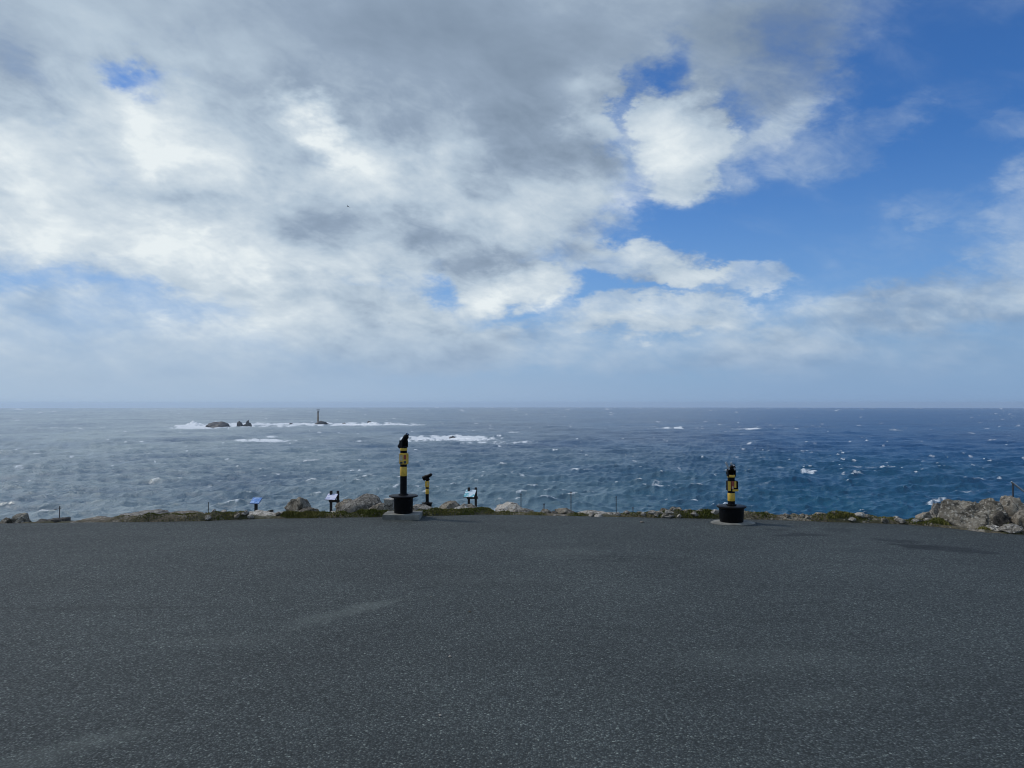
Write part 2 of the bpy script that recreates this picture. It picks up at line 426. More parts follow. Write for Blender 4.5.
def build_asphalt():
    xs = np.unique(np.concatenate([np.linspace(-70, 70, 281), np.linspace(-16, 16, 257)]))
    rows = np.concatenate([np.linspace(-40, -2, 20), np.linspace(0, 1, 60)])
    P = []
    for t in rows:
        if t < 0: P.append([(x, t, 0) for x in xs])
        else:
            P.append([(x, (edge_y(x) + .07 * fbm(x, 1.3, 2.2, 4)) * t, .012 * fbm(x, float(edge_y(x)) * t, .25, 3)) for x in xs])
    P.append([(x, y + .02, z - .05) for (x, y, z) in P[-1]]); P.append([(x, y + .03, z - .35) for (x, y, z) in P[-2]])
    o = grid_mesh('asphalt_ground', np.array(P), M_ASPHALT)
    tag(o, 'dark grey chipped asphalt apron filling the foreground', kind='structure')
build_asphalt()

VERGE = [(-300, .05), (-20, .03), (20, .0), (85, .02), (120, .10), (165, .14), (200, .12), (225, .15), (250, .12), (262, .05), (285, .08), (300, .09), (325, .10),
         (345, .10), (388, .11), (418, .10), (440, .12), (470, .11), (482, .13), (496, .06), (530, .06), (600, .06), (640, .08), (668, .13), (696, .14), (715, .15),
         (750, .12), (800, .11), (845, .18), (870, .11), (905, .11), (930, .13), (950, .05), (1030, .04), (1100, .2), (1500, .2)]
VX = np.array([(px - 512) / F * 16.6 for px, _ in VERGE]); VH = np.array([h for _, h in VERGE])
def terrain_z(x, y):
    t = y - float(edge_y(x))
    if t < 0: return -.14
    base = -.03 - .160 * min(t, 26)
    base += .13 * fbm(x, y, .55, 4) * min(1, t * .8) + .03 * fbm(x, y, 4, 3) * min(1, t)
    tt = min(1.0, t / .16) if t < .7 else max(0.0, 1 - (t - .7) / .8)
    base += (float(np.interp(x * 16.6 / max(y, 5), VX, VH)) * (1 + .5 * fbm(x, y, 2.2, 3)) + .03) * tt ** .6 + .05 * tt * mnoise.noise(Vector((x * 5, y * 5, 2)))
    if t > 26: base -= (t - 26) * .9 + max(0, t - 40) * 1.6
    return max(base, -80)
def build_terrain():
    xs = np.unique(np.concatenate([np.linspace(-220, 220, 177), np.linspace(-13, 13, 521)]))
    ts = np.concatenate([[-60, -3, -.25, .0], np.linspace(.03, 1.5, 34), np.linspace(1.6, 28, 130), np.linspace(29, 75, 36)])
    P = []
    for t in ts:
        P.append([(x, edge_y(x) + t, terrain_z(x, edge_y(x) + t)) for x in xs])
    o = grid_mesh('clifftop_ground', np.array(P), M_TURF)
    tag(o, 'rough turf and stony clifftop falling away beyond the asphalt', kind='structure')
build_terrain()

# ------------------------------------------------------------------ the sea (on the round earth, 65 m below)
SEA = 65.0; RE = 6.371e6
def sea_z(d): return -SEA - d * d / (2 * RE)
def sea_pt(px, py):                                   # where a view direction meets the curved sea
    r = ray(px, py); h = math.hypot(r.x, r.y); s = -r.z / h
    lo, hi = 100.0, 28500.0
    for _ in range(60):
        mid = (lo + hi) / 2
        if EYE - s * mid > sea_z(mid): lo = mid
        else: hi = mid
    return Vector((r.x / h * lo, r.y / h * lo, sea_z(lo)))
REEF_FOAM = [  # pixel ellipse on the water: x, y, half width, half height, strength
    (305, 424.8, 135, 2.0, 1.0), (240, 426.4, 75, 1.9, 1.0), (195, 427.2, 30, 2.6, 1.2), (370, 423.6, 50, 1.3, .9),
    (450, 439, 58, 2.9, 1.25), (415, 441, 20, 1.6, .7), (490, 443, 60, 2.0, .55), (432, 437, 30, 1.2, .6),
    (670, 428.4, 20, .9, 1.1), (750, 429.4, 24, .8, 1.0), (897, 430.5, 9, .7, .9), (262, 441.3, 30, 1.7, 1.3), (275, 437.5, 10, 1.0, 1.1),
    (165, 427, 14, .8, .7), (60, 428, 60, .6, .4), (350, 441, 30, .8, .4), (585, 470.5, 16, 1.1, .8), (690, 499, 14, 2, 1.0), (660, 490, 9, 1.6, .8),
    (972, 480, 22, 1.4, .75), (968, 491, 14, 1.4, .5), (950, 503, 20, 2.2, .55), (940, 507, 18, 1.8, .5), (1000, 506, 30, 2, .5), (880, 468, 40, 1.2, .55), (720, 505, 12, 2, .8),
    (490, 512, 60, 3, .4), (810, 473, 10, 1.4, .8), (853, 475, 12, 1.2, .8), (520, 433, 16, .7, .5), (485, 429, 14, .6, .5)]
def build_sea():
    NC, NR = 1500, 640
    az = np.linspace(R(-52), R(52), NC)
    inv = np.linspace(1 / 230.0, 1 / 42000.0, NR)
    inv = 1 / 42000. + (1 / 230. - 1 / 42000.) * np.linspace(1, 0, NR) ** 1.0
    d = 1 / inv
    D, A = np.meshgrid(d, az, indexing='ij')
    X = D * np.sin(A); Y = D * np.cos(A)
    drow = np.gradient(d)[:, None]
    Z = sea_z(D); DX = np.zeros_like(X); DY = np.zeros_like(X); S = np.zeros_like(X)
    g = np.random.default_rng(5)
    NWV = 90
    lam = np.exp(g.uniform(math.log(5.5), math.log(95), NWV)); lam.sort()
    for l in lam:
        th = R(-90 + 14) + g.normal(0, .55)
        k = 2 * math.pi / l
        amp = .0095 * l * (l / 30.) ** -.45 * math.exp(-(l / 85.) ** 4) * g.uniform(.5, 1.3)
        ph = k * (math.cos(th) * X + math.sin(th) * Y) + g.uniform(0, 6.283)
        fade = np.clip((l / drow / abs(math.sin(th) + 1e-3) - 1.2) / 2.0, 0, 1)
        cs, sn = np.cos(ph), np.sin(ph)
        Z += fade * amp * cs
        DX -= fade * .8 * amp * math.cos(th) * sn; DY -= fade * .8 * amp * math.sin(th) * sn
        if 9 < l < 60: S += amp * k * cs
    S /= S.std()
    for i in range(26):
        l = math.exp(g.uniform(math.log(95), math.log(280))); th = R(-90 + 10) + g.normal(0, .4); k = 2 * math.pi / l
        fade = np.clip((l / drow - 1.0) / 1.5, 0, 1)
        Z += fade * .0019 * l * g.uniform(.5, 1.2) * np.cos(k * (math.cos(th) * X + math.sin(th) * Y) + g.uniform(0, 6.283))
    # gusts gather whitecaps; a few percent of crests break
    G = np.zeros_like(X)
    for i in range(14):
        th = g.uniform(0, 6.283); l = math.exp(g.uniform(math.log(120), math.log(1400))); k = 6.283 / l
        G += np.cos(k * (math.cos(th) * X + math.sin(th) * Y) + g.uniform(0, 6.283))
    G /= G.std()
    thr = 2.5 - .26 * G + .35 * np.clip((D - 4000) / 9000, 0, 1)
    foam = np.clip((S - thr) / .5, 0, 1)
    # broken water over the reefs and shoals
    Yp = EYE - Z
    u = X / Y; c, s = math.cos(PITCH), math.sin(PITCH)
    Zr = (sea_z(D) - EYE) / Y
    v = (Zr * c - s) / (c + Zr * s); uu = u / (c + Zr * s)
    px = 512 + F * uu; py = 384 - F * v
    wob = .5 * np.sin(px * .21 + py * 1.7) + .35 * np.sin(px * .53 - py * .9 + 1) + .25 * np.sin(px * 1.1 + py * 3)
    extra = np.zeros_like(X)
    for (cx, cy, rx, ry, st) in REEF_FOAM:
        q = ((px - cx) / rx) ** 2 + ((py + .25 * ry * wob - cy) / ry) ** 2
        extra = np.maximum(extra, st * np.clip(1.25 - q, 0, 1) * np.clip(.85 + .35 * wob, 0, 1.3))
    # breaking crests nearer in: long ragged dashes across the wind
    for i in range(330):
        r0 = int(NR * g.uniform(.06, .78)); c0 = int(g.integers(28, NC - 28)); near = 1 - r0 / NR
        wc = g.uniform(4.0, 11.0) * (1.5 if g.uniform() < .15 else 1) * (.5 + .6 * near); wr = g.uniform(1.0, 2.1); st = g.uniform(.3, 1.0) * g.uniform(.5, 1)
        ra, rb, ca, cb_ = max(0, r0 - 9), min(NR, r0 + 10), max(0, c0 - 27), min(NC, c0 + 28)
        rr, cc = np.ogrid[ra:rb, ca:cb_]
        dc = cc - c0; bend = g.uniform(-.25, .25) * dc + g.uniform(-.06, .06) * dc ** 2 / max(wc, 1)
        q = (dc / wc) ** 2 + ((rr - r0 + bend) / wr) ** 2
        foam[ra:rb, ca:cb_] = np.maximum(foam[ra:rb, ca:cb_], st * np.clip(1.3 - q, 0, 1))
    # distant whitecaps, seen edge on as short white dashes
    dep = (1 - np.linspace(1, 0, NR))
    for i in range(1500):
        r0 = int(NR * (1 - g.uniform(0.0, 1) ** 2.2 * .30)) - 4; c0 = int(g.integers(8, NC - 8))
        wc = g.uniform(.8, 3.0) * (1.6 if g.uniform() < .12 else 1); wr = g.uniform(.6, 1.6); st = g.uniform(.25, .95)
        ra, rb, ca, cb_ = max(0, r0 - 8), min(NR, r0 + 9), max(0, c0 - 9), min(NC, c0 + 10)
        rr, cc = np.ogrid[ra:rb, ca:cb_]
        q = ((cc - c0) / wc) ** 2 + ((rr - r0 + .35 * (cc - c0) * g.uniform(-.6, .6)) / wr) ** 2
        foam[ra:rb, ca:cb_] = np.maximum(foam[ra:rb, ca:cb_], st * np.clip(1.3 - q, 0, 1))
    cg = g.random((NR // 3 + 3, NC // 4 + 3)); ri = np.arange(NR) / 3.0; ci = np.arange(NC) / 4.0
    r0i, c0i = ri.astype(int)[:, None], ci.astype(int)[None, :]; fr, fc = (ri % 1)[:, None], (ci % 1)[None, :]
    brk = (cg[r0i, c0i] * (1 - fr) + cg[r0i + 1, c0i] * fr) * (1 - fc) + (cg[r0i, c0i + 1] * (1 - fr) + cg[r0i + 1, c0i + 1] * fr) * fc
    extra = extra * np.clip(.05 + 1.75 * brk, 0, 1.35)
    foam = np.clip(np.maximum(foam, extra * 1.4), 0, 1.5)
    Z += np.clip(extra, 0, 1) * np.clip(D / 1400., .3, 1.2) * 1.2
    shallow = np.clip((1500 - D) / 1150, 0, 1) ** 1.2 * np.clip(.75 + .22 * G, .2, 1)
    shallow = np.maximum(shallow, np.clip(extra * .8, 0, .9))
    cloud_glare = np.clip((800 - px) / 640, 0, 1) ** 1.1 * np.clip(.72 + .16 * G + .12 * S, 0, 1)  # mask for the painted cloud reflection, growing towards the left
    o = grid_mesh('sea_water', np.stack([X + DX, Y + DY, Z], -1), M_SEA, True, {'foam': foam, 'shallow': shallow, 'cloud_glare': cloud_glare})
    tag(o, 'rough blue and grey sea flecked with whitecaps', kind='structure')
build_sea()

# ------------------------------------------------------------------ rocks
def rock_mesh(name, seed, size, m, sub=4, rough=.16, planes=11, blocky=1.0, smooth=True):
    g = np.random.default_rng(seed)
    bm = bmesh.new(); bmesh.ops.create_icosphere(bm, subdivisions=sub, radius=1.0)
    pl = g.normal(size=(planes, 3)); pl /= np.linalg.norm(pl, axis=1)[:, None]
    dk = g.uniform(.5, .92, planes)
    off = g.uniform(-50, 50, 3)
    for v in bm.verts:
        n = np.array(v.co)
        r = 1.0
        dots = pl @ n
        for dd, k in zip(dots, dk):
            if dd > .05: r = min(r, k / dd * (1 if blocky else 1))
        r = 1 + (r - 1) * blocky
        p = Vector(n * 1.0) + Vector(off)
        r *= 1 + rough * (mnoise.fractal(p * 1.7, .9, 2.1, 6) * 1.0) - rough * .9 * abs(mnoise.noise(p * 3.1)) + rough * .25 * (mnoise.cell(p * 3.4) - .5)
        v.co = Vector(n * r)
    for v in bm.verts:
        v.co.x *= size[0]; v.co.y *= size[1]; v.co.z *= size[2]
    me = bpy.data.meshes.new(name)
    bmesh.ops.recalc_face_normals(bm, faces=bm.faces); bm.to_mesh(me); bm.free(); me.materials.append(m)
    for p in me.polygons: p.use_smooth = smooth
    if smooth:
        try: me.set_sharp_from_angle(angle=R(50))
        except Exception: pass
    return me
RS = [100]
def rock(name, px, ytop, wpx, Y, m, label, cat='rock', depth=None, tilt=0, group=None, sub=4, sink=.12, planes=11, rough=.16, yaw=None, zbase=None):
    top = at(px, ytop, Y); sc = Y / F
    zb = (terrain_z(top.x, Y) if zbase is None else zbase) - sink
    hz = max(.05, (top.z - zb) / 2)
    hx = wpx * sc / 2
    RS[0] += 1
    hy = depth / 2 if depth else max(hx * .75, hz)
    me = rock_mesh(name, RS[0], (hx * 1.22, hy * 1.1, hz * 1.27), m, sub, rough, planes)
    o = bpy.data.objects.new(name, me); link(o)
    o.location = (top.x, Y, zb + hz); o.rotation_euler = (0, R(tilt), R(random.uniform(-20, 20) if yaw is None else yaw))
    tag(o, label, cat, group)
    return o
def ey(px): # distance of the asphalt edge along a view column
    for (a, b) in zip(EDGE, EDGE[1:]):
        if a[0] <= px <= b[0]: return ground(px, a[1] + (b[1] - a[1]) * (px - a[0]) / (b[0] - a[0])).y
    return 14.0

# left end
rock('boulder', 21, 514.6, 19, ey(21) + .45, G_LICHEN, 'low brown boulder at the far left end of the asphalt edge', depth=.45)
rock('boulder', 6, 518, 17, ey(6) + .4, G_LICHEN, 'small weathered rock cut by the left side of the picture', depth=.4)
rock('boulder', 60, 516.6, 26, ey(60) + .45, G_DARK, 'dark low rock below the thin post at left', depth=.45)
rock('boulder', 45, 519, 18, ey(45) + .35, G_DARK, 'dark flat rock joined to the left of the low dark rock', depth=.4)
rock('outcrop', 135, 511.5, 54, ey(130) + 1.5, G_GREY, 'long sloping grey outcrop left of the grass verge', depth=1.6, tilt=-7)
rock('outcrop', 98, 516.8, 40, ey(100) + .6, G_TAN, 'low tan outcrop sloping down towards the dark rock at left', depth=.7, tilt=-4)
rock('boulder', 183, 513, 40, ey(183) + 1.8, G_TAN, 'half buried tan rock in the left grass verge', depth=1.0)
# round the first board and the big boulder
rock('boulder', 300, 497.2, 27, ey(300) + 1.1, G_TAN, 'large rounded brown boulder between the two left information boards', depth=.75, rough=.12)
rock('boulder', 309, 506, 18, ey(309) + .75, G_TAN, 'brown rock leaning on the right foot of the large brown boulder', depth=.4)
rock('outcrop', 262, 510.6, 34, ey(262) + .9, G_PALE, 'pale gravelly rock shelf below the single post board', depth=.9, rough=.2)
rock('boulder', 267, 508.2, 13, ey(267) + 2.6, G_DARK, 'small dark stone behind the pale rock shelf', depth=.4)
rock('boulder', 281, 512.5, 16, ey(281) + .5, G_PALE, 'pale stone against the left foot of the large brown boulder', depth=.4)
rock('slab_rock', 362, 497.4, 52, ey(362) + 2.6, G_GREY, 'large pale slab rock rising beside the tall telescope', depth=1.3, tilt=-9, planes=8, rough=.1)
rock('boulder', 347, 502.5, 24, ey(347) + 3.2, G_TAN, 'brown rock behind the two post board with white panel', depth=.7)
rock('boulder', 336, 511, 16, ey(336) + .7, G_PALE, 'flat pale stone in grass below the white board', depth=.4)
rock('boulder', 378, 505, 24, ey(378) + 1.4, G_TAN, 'tan rock at the lower right of the large slab rock', depth=.7)
# between the telescopes
rock('boulder', 421, 506.2, 30, ey(421) + 1.6, G_GREY, 'pale rock hiding the foot of the small far telescope', depth=.8)
rock('boulder', 447, 501.8, 24, ey(447) + 2.4, G_TAN, 'rounded tan rock between small telescope and third board', depth=.8)
rock('boulder', 459, 505.5, 22, ey(459) + 1.5, G_PALE, 'pale rock in front of the rounded tan rock', depth=.6)
rock('boulder', 472, 504.5, 22, ey(472) + 1.8, G_LICHEN, 'lichened rock below the third information board', depth=.7)
rock('boulder', 437, 509, 16, ey(437) + .9, G_LICHEN, 'small grey rock just right of the tall telescope pad', depth=.4)
rock('boulder', 509, 504.5, 36, ey(509) + .9, G_PALE, 'long pale rock standing left of the row of thin posts', depth=.8, tilt=5)
rock('boulder', 527, 509, 18, ey(527) + .6, G_GREY, 'grey rock touching the right end of the long pale rock', depth=.4)
rock('boulder', 544, 509.3, 14, ey(544) + .6, G_TAN, 'small reddish rock at the foot of the short post', depth=.35)
rock('boulder', 554, 512, 9, ey(554) + .4, G_DARK, 'small dark stone beside the reddish rock', depth=.25)
rock('boulder', 566, 508.6, 22, ey(566) + .6, G_TAN, 'tan rock left of the second tall thin post', depth=.45)
rock('slab_rock', 596, 510.8, 34, ey(596) + .6, G_PALE, 'flat pale slab between the second and third thin posts', depth=.5, planes=8)
rock('slab_rock', 611, 512.2, 14, ey(611) + .45, G_PALE, 'pale wedge stone at the foot of the third thin post', depth=.35)
rock('boulder', 629, 510.2, 10, ey(629) + .5, G_PALE, 'small whitish stone right of the third thin post', depth=.3)
rock('boulder', 648, 513.6, 16, ey(648) + .5, G_TAN, 'low tan stone in grass left of the short telescope', depth=.3)
# right hand corner
rock('boulder', 966, 498.6, 42, ey(955) + .8, G_LICHEN, 'largest lichen speckled boulder at the right corner', depth=1.1, rough=.12, sub=5, planes=12)
rock('boulder', 989, 503, 27, ey(985) + .95, G_LICHEN, 'speckled boulder between the largest boulder and the handrail', depth=.8, rough=.12)
rock('boulder', 1014, 500.5, 34, ey(1012) + 1.4, G_TAN, 'tan boulder beneath the metal handrail', depth=1.0, rough=.12)
rock('boulder', 1022, 513, 22, ey(1020) + .65, G_TAN, 'brown rock cut by the right side of the picture', depth=.6)
rock('boulder', 924, 508.8, 14, ey(924) + .8, G_TAN, 'small tan boulder at the left end of the right corner rocks', depth=.45)
rock('boulder', 937, 506, 14, ey(934) + 1.2, G_GREY, 'grey rock behind the small tan boulder', depth=.5)
rock('boulder', 993, 525.5, 12, ey(993) + .2, G_PALE, 'small pale loose stone on the asphalt edge below the speckled boulder', depth=.3, zbase=0, sink=.03)
rock('boulder', 1011, 525, 19, ey(1011) + .15, G_PALE, 'larger pale loose stone nearest the right corner of the asphalt', depth=.4, zbase=0, sink=.03)
rock('boulder', 1003, 512, 14, ey(1003) + .7, G_DARK, 'dark rock wedged under the tan boulder by the handrail', depth=.5)
# rubble along the edge
for (a, b, step, n_) in [(652, 724, 4.4, 0), (742, 934, 4.8, 0)]:
    px = a
    while px < b:
        w = random.choice([random.uniform(3.5, 7), random.uniform(6, 12)])
        Y = ey(px) + random.uniform(.02, .5) ** 1.0; x = (px - 512) / F * Y; z = terrain_z(x, Y)
        yb = 384 - F * math.tan(math.atan2(z - EYE, Y) - PITCH)
        rock('rubble_stone', px, yb - random.uniform(.4, .6 + .2 * w), w, Y, random.choice([G_TAN, G_GREY, G_PALE, G_LICHEN, G_TAN, G_LICHEN]),
             'small rough stone in the low rubble bank behind the short telescope', 'stone', depth=random.uniform(.12, .3),
             group='rubble stones along the right asphalt edge', sub=3, planes=8, sink=.06)
        px += step * random.uniform(.6, 1.4)
for k in range(26):
    px = random.choice([random.uniform(205, 292), random.uniform(430, 640), random.uniform(640, 720)])
    Y = ey(px) + random.uniform(.03, .5)
    top = at(px, 500, Y); z = terrain_z(top.x, Y); yb = 384 - F * math.tan(math.atan2(z - EYE, Y) - PITCH)
    rock('verge_stone', px, yb - random.uniform(1.2, 3.2), random.uniform(4, 9), Y, random.choice([G_TAN, G_GREY, G_PALE]),
         'small loose stone lying in the grass verge behind the asphalt', 'stone', depth=random.uniform(.12, .22),
         group='loose stones in the grass verge', sub=3, planes=8, sink=.05)
# loose bits on the asphalt
for (px, py, s, lab) in [(642, 522.5, .035, 'white pebble lying on the far asphalt near its edge'), (450, 657, .014, 'white pebble lying alone in the middle of the asphalt'),
                         (470, 612, .016, 'tan chip lying on asphalt farther out than the white pebble'), (440, 716, .013, 'pale chip lying on the asphalt nearest the camera'),
                         (431, 597, .010, 'grey chip lying on asphalt left of the tan chip')]:
    RS[0] += 1; p = ground(px, py)
    o = link(bpy.data.objects.new('pebble', rock_mesh('pebble', RS[0], (s * 1.3, s, s * .7), G_PALE if 'tan' not in lab else G_TAN, 3, .1, 8)))
    o.location = (p.x, p.y, s * .4); o.rotation_euler = (0, 0, random.uniform(0, 6)); tag(o, lab, 'pebble')

# ------------------------------------------------------------------ grass
def build_grass():
    g = np.random.default_rng(3)
    V, Fc = [], []
    patches = [  # px range, top height m, distance from edge range, density
        (118, 160, .07, .02, 1.0, 900), (160, 205, .07, .0, 1.2, 1100), (205, 252, .07, .0, .8, 1100), (284, 298, .13, .05, .6, 900), (290, 318, .06, .0, .3, 600),
        (296, 325, .07, .02, .7, 700), (320, 352, .10, .02, 1.4, 1000), (350, 388, .10, .0, .9, 1300), (300, 345, .10, .7, 2.2, 700),
        (418, 445, .08, .02, .6, 700), (440, 478, .07, .0, .5, 900), (474, 492, .09, .03, .7, 800), (530, 545, .06, .02, .4, 200), (488, 530, .05, .0, .2, 300),
        (600, 660, .05, .0, .35, 600), (655, 682, .07, .0, .3, 500), (682, 710, .10, .0, .4, 700), (700, 722, .05, .0, .3, 250), (560, 605, .05, .0, .2, 300),
        (745, 775, .06, .02, .35, 300), (790, 830, .05, .0, .3, 400), (828, 858, .14, .04, .5, 1100), (855, 890, .06, .02, .35, 400), (885, 940, .08, .0, .5, 1000),
        (930, 947, .14, .04, .4, 500), (1003, 1012, .22, .2, .6, 300), (976, 988, .10, .05, .3, 150), (1000, 1024, .06, .0, .2, 200)]
    for (a, b, h, t0, t1, cnt) in patches:
        h = h * .75
        for i in range(int(cnt * 2.2)):
            px = g.uniform(a - 3, b + 3); t = g.uniform(t0, t1); Y = ey(px) + t; x = (px - 512) / F * Y
            env = math.sin(math.pi * min(1, max(0, (px - a + 3) / (b - a + 6)))) ** .5
            clump = .55 + .6 * mnoise.noise(Vector((x * 2.5, Y * 2.5, 1)))
            hh = h * env * max(.25, clump) * g.uniform(.5, 1.25) * (1 if t1 - t0 > .6 else 1)
            z = terrain_z(x, Y) - .01 + .35 * h * env * max(0, clump)
            th = g.uniform(0, 6.283); w = g.uniform(.006, .014); ln = g.normal(.25, .35) * hh; l2 = g.normal(0, .4) * hh
            i0 = len(V); cx, sy_ = math.cos(th) * w, math.sin(th) * w
            V += [(x - cx, Y - sy_, z - .35 * h), (x + cx, Y + sy_, z - .35 * h), (x + cx * .7 + ln * .4, Y + sy_ * .7 + l2 * .4, z + hh * .6),
                  (x + ln, Y + l2, z + hh), (x - cx * .7 + ln * .4, Y - sy_ * .7 + l2 * .4, z + hh * .6)]
            Fc += [(i0, i0 + 1, i0 + 2, i0 + 4), (i0 + 4, i0 + 2, i0 + 3)]
    me = bpy.data.meshes.new('grass'); me.from_pydata(V, [], Fc); me.update(); me.materials.append(M_GRASS)
    tag(link(bpy.data.objects.new('grass', me)), 'olive green wind clipped grass along the asphalt edge', 'grass', kind='stuff')
build_grass()

# ------------------------------------------------------------------ coin telescopes
def telescope(loc, rz, label, tub_r, tub_h, rim_r, post_r, post_h, yaw, tilt, kind, group='coin operated viewing telescopes'):
    t = empty('viewing_telescope', loc, rz); tag(t, label, 'telescope', group)
    bm = bmesh.new()
    lathe(bm, [(tub_r * .93, 0), (tub_r * .95, .015), (tub_r, tub_h - .03), (tub_r, tub_h - .012)], 20)
    o = finish('tub', bm, M_BLACK, t, True)
    bm = bmesh.new()
    lathe(bm, [(tub_r * 1.01, -.03), (rim_r * .97, -.004), (rim_r, .006), (rim_r, .02), (rim_r * .96, .026), (post_r * 1.5, .03)], 28, Matrix.Translation((0, 0, tub_h)))
    finish('rim', bm, M_RIM, t, True)
    z0 = tub_h + .03
    bm = bmesh.new()
    lathe(bm, [(post_r * 1.45, z0), (post_r * 1.45, z0 + .02), (post_r * 1.02, z0 + .03), (post_r, z0 + .04), (post_r, z0 + post_h)], 24)
    finish('post', bm, M_BLACK, t, True)
    def ring(name, a, b, r, m):
        bm = bmesh.new(); zz = z0
        lathe(bm, [(r * .97, zz + a), (r, zz + a + .006), (r, zz + b - .006), (r * .97, zz + b)], 24)
        return finish(name, bm, m, t, True)
    return t, z0, ring
def head(t, zc, yaw, tilt, L, r0, r1, fork=False):
    Mh = Matrix.Translation((0, 0, zc)) @ Matrix.Rotation(R(yaw), 4, 'Z') @ Matrix.Rotation(R(-tilt), 4, 'X') @ Matrix.Rotation(R(-90), 4, 'X')
    bm = bmesh.new()                                        # z of this frame runs along the optical axis, away from the eye
    lathe(bm, [(r0 * .8, -L * .5), (r0, -L * .46), (r0 * 1.05, -L * .1), (r1, L * .12), (r1, L * .47), (r1 * 1.06, L * .48), (r1 * 1.06, L * .5)], 20, Mh)
    hd = finish('telescope_head', bm, M_BLACK, t, True)
    bm = bmesh.new(); lathe(bm, [(r0 * .62, -L * .5 - .045), (r0 * .66, -L * .5 - .04), (r0 * .55, -L * .5 + .01)], 18, Mh)
    e = finish('eyepiece', bm, M_RIM, hd, True)
    bm = bmesh.new(); lathe(bm, [(r0 * .36, -L * .5 - .049), (r0 * .36, -L * .5 - .044)], 16, Mh); finish('lens', bm, M_STEEL, hd, True)
    bm = bmesh.new()                                        # yoke cheeks and cap that carry the tube
    for s in (-1, 1):
        box(bm, (.016, .09, .15), Matrix.Rotation(R(yaw), 4, 'Z'), Matrix.Rotation(R(yaw), 3, 'Z') @ Vector((s * (r1 + .004), 0, 0)) + Vector((0, 0, zc - .05)))
    lathe(bm, [(r1 * .9, zc - .15), (r1 + .008, zc - .145), (r1 + .008, zc - .11), (r1 * .8, zc - .09)], 20)
    finish('yoke', bm, M_BLACK, t, True)
    return Mh, hd

PXM = 16.35 / F
# tall one on the left, on its concrete pad
pad = ground(404, 519.7)
padtop = .105
tl = at(403.4, 513.8, 16.26); tl.z = padtop
t, z0, ring = telescope((tl.x, 16.26, padtop), 0, 'tall black and yellow telescope on a raised concrete block', .205, .345, .305, .071, .95, 40, 45, 'tall')
ring('lower_band', .40, .595, .0745, M_YELLOW)
cb = bmesh.new(); box(cb, (.178, .16, .235), None, (.01, -.012, z0 + .765)); c = finish('coin_box', cb, M_YELLOW, t, True, bevel=.012)
for (dx, dz, w, h, m, nm) in [(-.045, .02, .05, .11, M_PALE, 'instruction_label'), (.03, .035, .05, .09, M_RED, 'instruction_label'), (.03, -.07, .05, .05, M_DARKPOST, 'coin_slot'), (-.045, -.08, .05, .04, M_DARKPOST, 'coin_tray')]:
    b2 = bmesh.new(); box(b2, (w, .006, h), None, (.01 + dx, -.094, z0 + .765 + dz)); finish(nm, b2, m, c, False)
ring('upper_band', .935, .995, .078, M_YELLOW)
head(t, z0 + 1.125, 48, 52, .31, .056, .070)
# small one beyond the edge, seen side on
p = at(427.2, 506.8, 33.0)
t, z0, ring = telescope((p.x, 33.0, p.z), 0, 'small distant telescope with its head tilted sideways among the rocks', .20, .16, .235, .070, .98, 80, 26, 'far')
ring('lower_band', .36, .58, .075, M_YELLOW)
cb = bmesh.new(); box(cb, (.17, .16, .26), None, (.0, -.012, z0 + .78)); c = finish('coin_box', cb, M_YELLOW, t, True, bevel=.012)
b2 = bmesh.new(); box(b2, (.06, .006, .12), None, (.03, -.094, z0 + .79)); finish('instruction_label', b2, M_PALE, c)
ring('upper_band', .95, 1.0, .078, M_YELLOW)
head(t, z0 + 1.10, 74, 27, .40, .070, .10)
# short one on the right, on a flat slab
p = ground(731, 521.6); p = Vector(((730.6 - 512) / F * 15.56, 15.56 - .2, 0))
t, z0, ring = telescope((p.x, p.y + .2, .03), 0, 'short telescope with steel eyepiece fork on a flat pale slab', .245, .295, .295, .070, .62, 5, 30, 'short')
ring('lower_band', .09, .25, .0745, M_YELLOW)
cb = bmesh.new(); box(cb, (.205, .16, .205), None, (.012, -.012, z0 + .395)); c = finish('coin_box', cb, M_BLACK, t, True, bevel=.012)
for (dx, dz, w, h, m, nm) in [(-.078, .0, .055, .19, M_YELLOW, 'yellow_panel'), (-.01, .02, .05, .16, M_RED, 'instruction_label'), (-.01, -.03, .028, .05, M_PALE, 'coin_slot'),
                              (.045, -.085, .12, .04, M_YELLOW, 'yellow_panel'), (.042, .03, .04, .13, M_YELLOW, 'yellow_panel')]:
    b2 = bmesh.new(); box(b2, (w, .006, h), None, (.012 + dx, -.094 if h != .05 else -.098, z0 + .395 + dz)); finish(nm, b2, m, c, False)
ring('upper_band', .565, .615, .078, M_YELLOW)
Mh, hd = head(t, z0 + .705, 6, 40, .24, .058, .068)
for s in (-1, 1):
    bm = bmesh.new(); box(bm, (.034, .04, .17), Matrix.Rotation(R(-24), 4, 'Y') if s < 0 else Matrix.Rotation(R(-30), 4, 'Y'), (-.055 + .055 * s + .01, -.10, z0 + .80 + (-.0 if s < 0 else -.01)))
    finish('eyepiece_fork', bm, M_FORK, hd, False, bevel=.005)

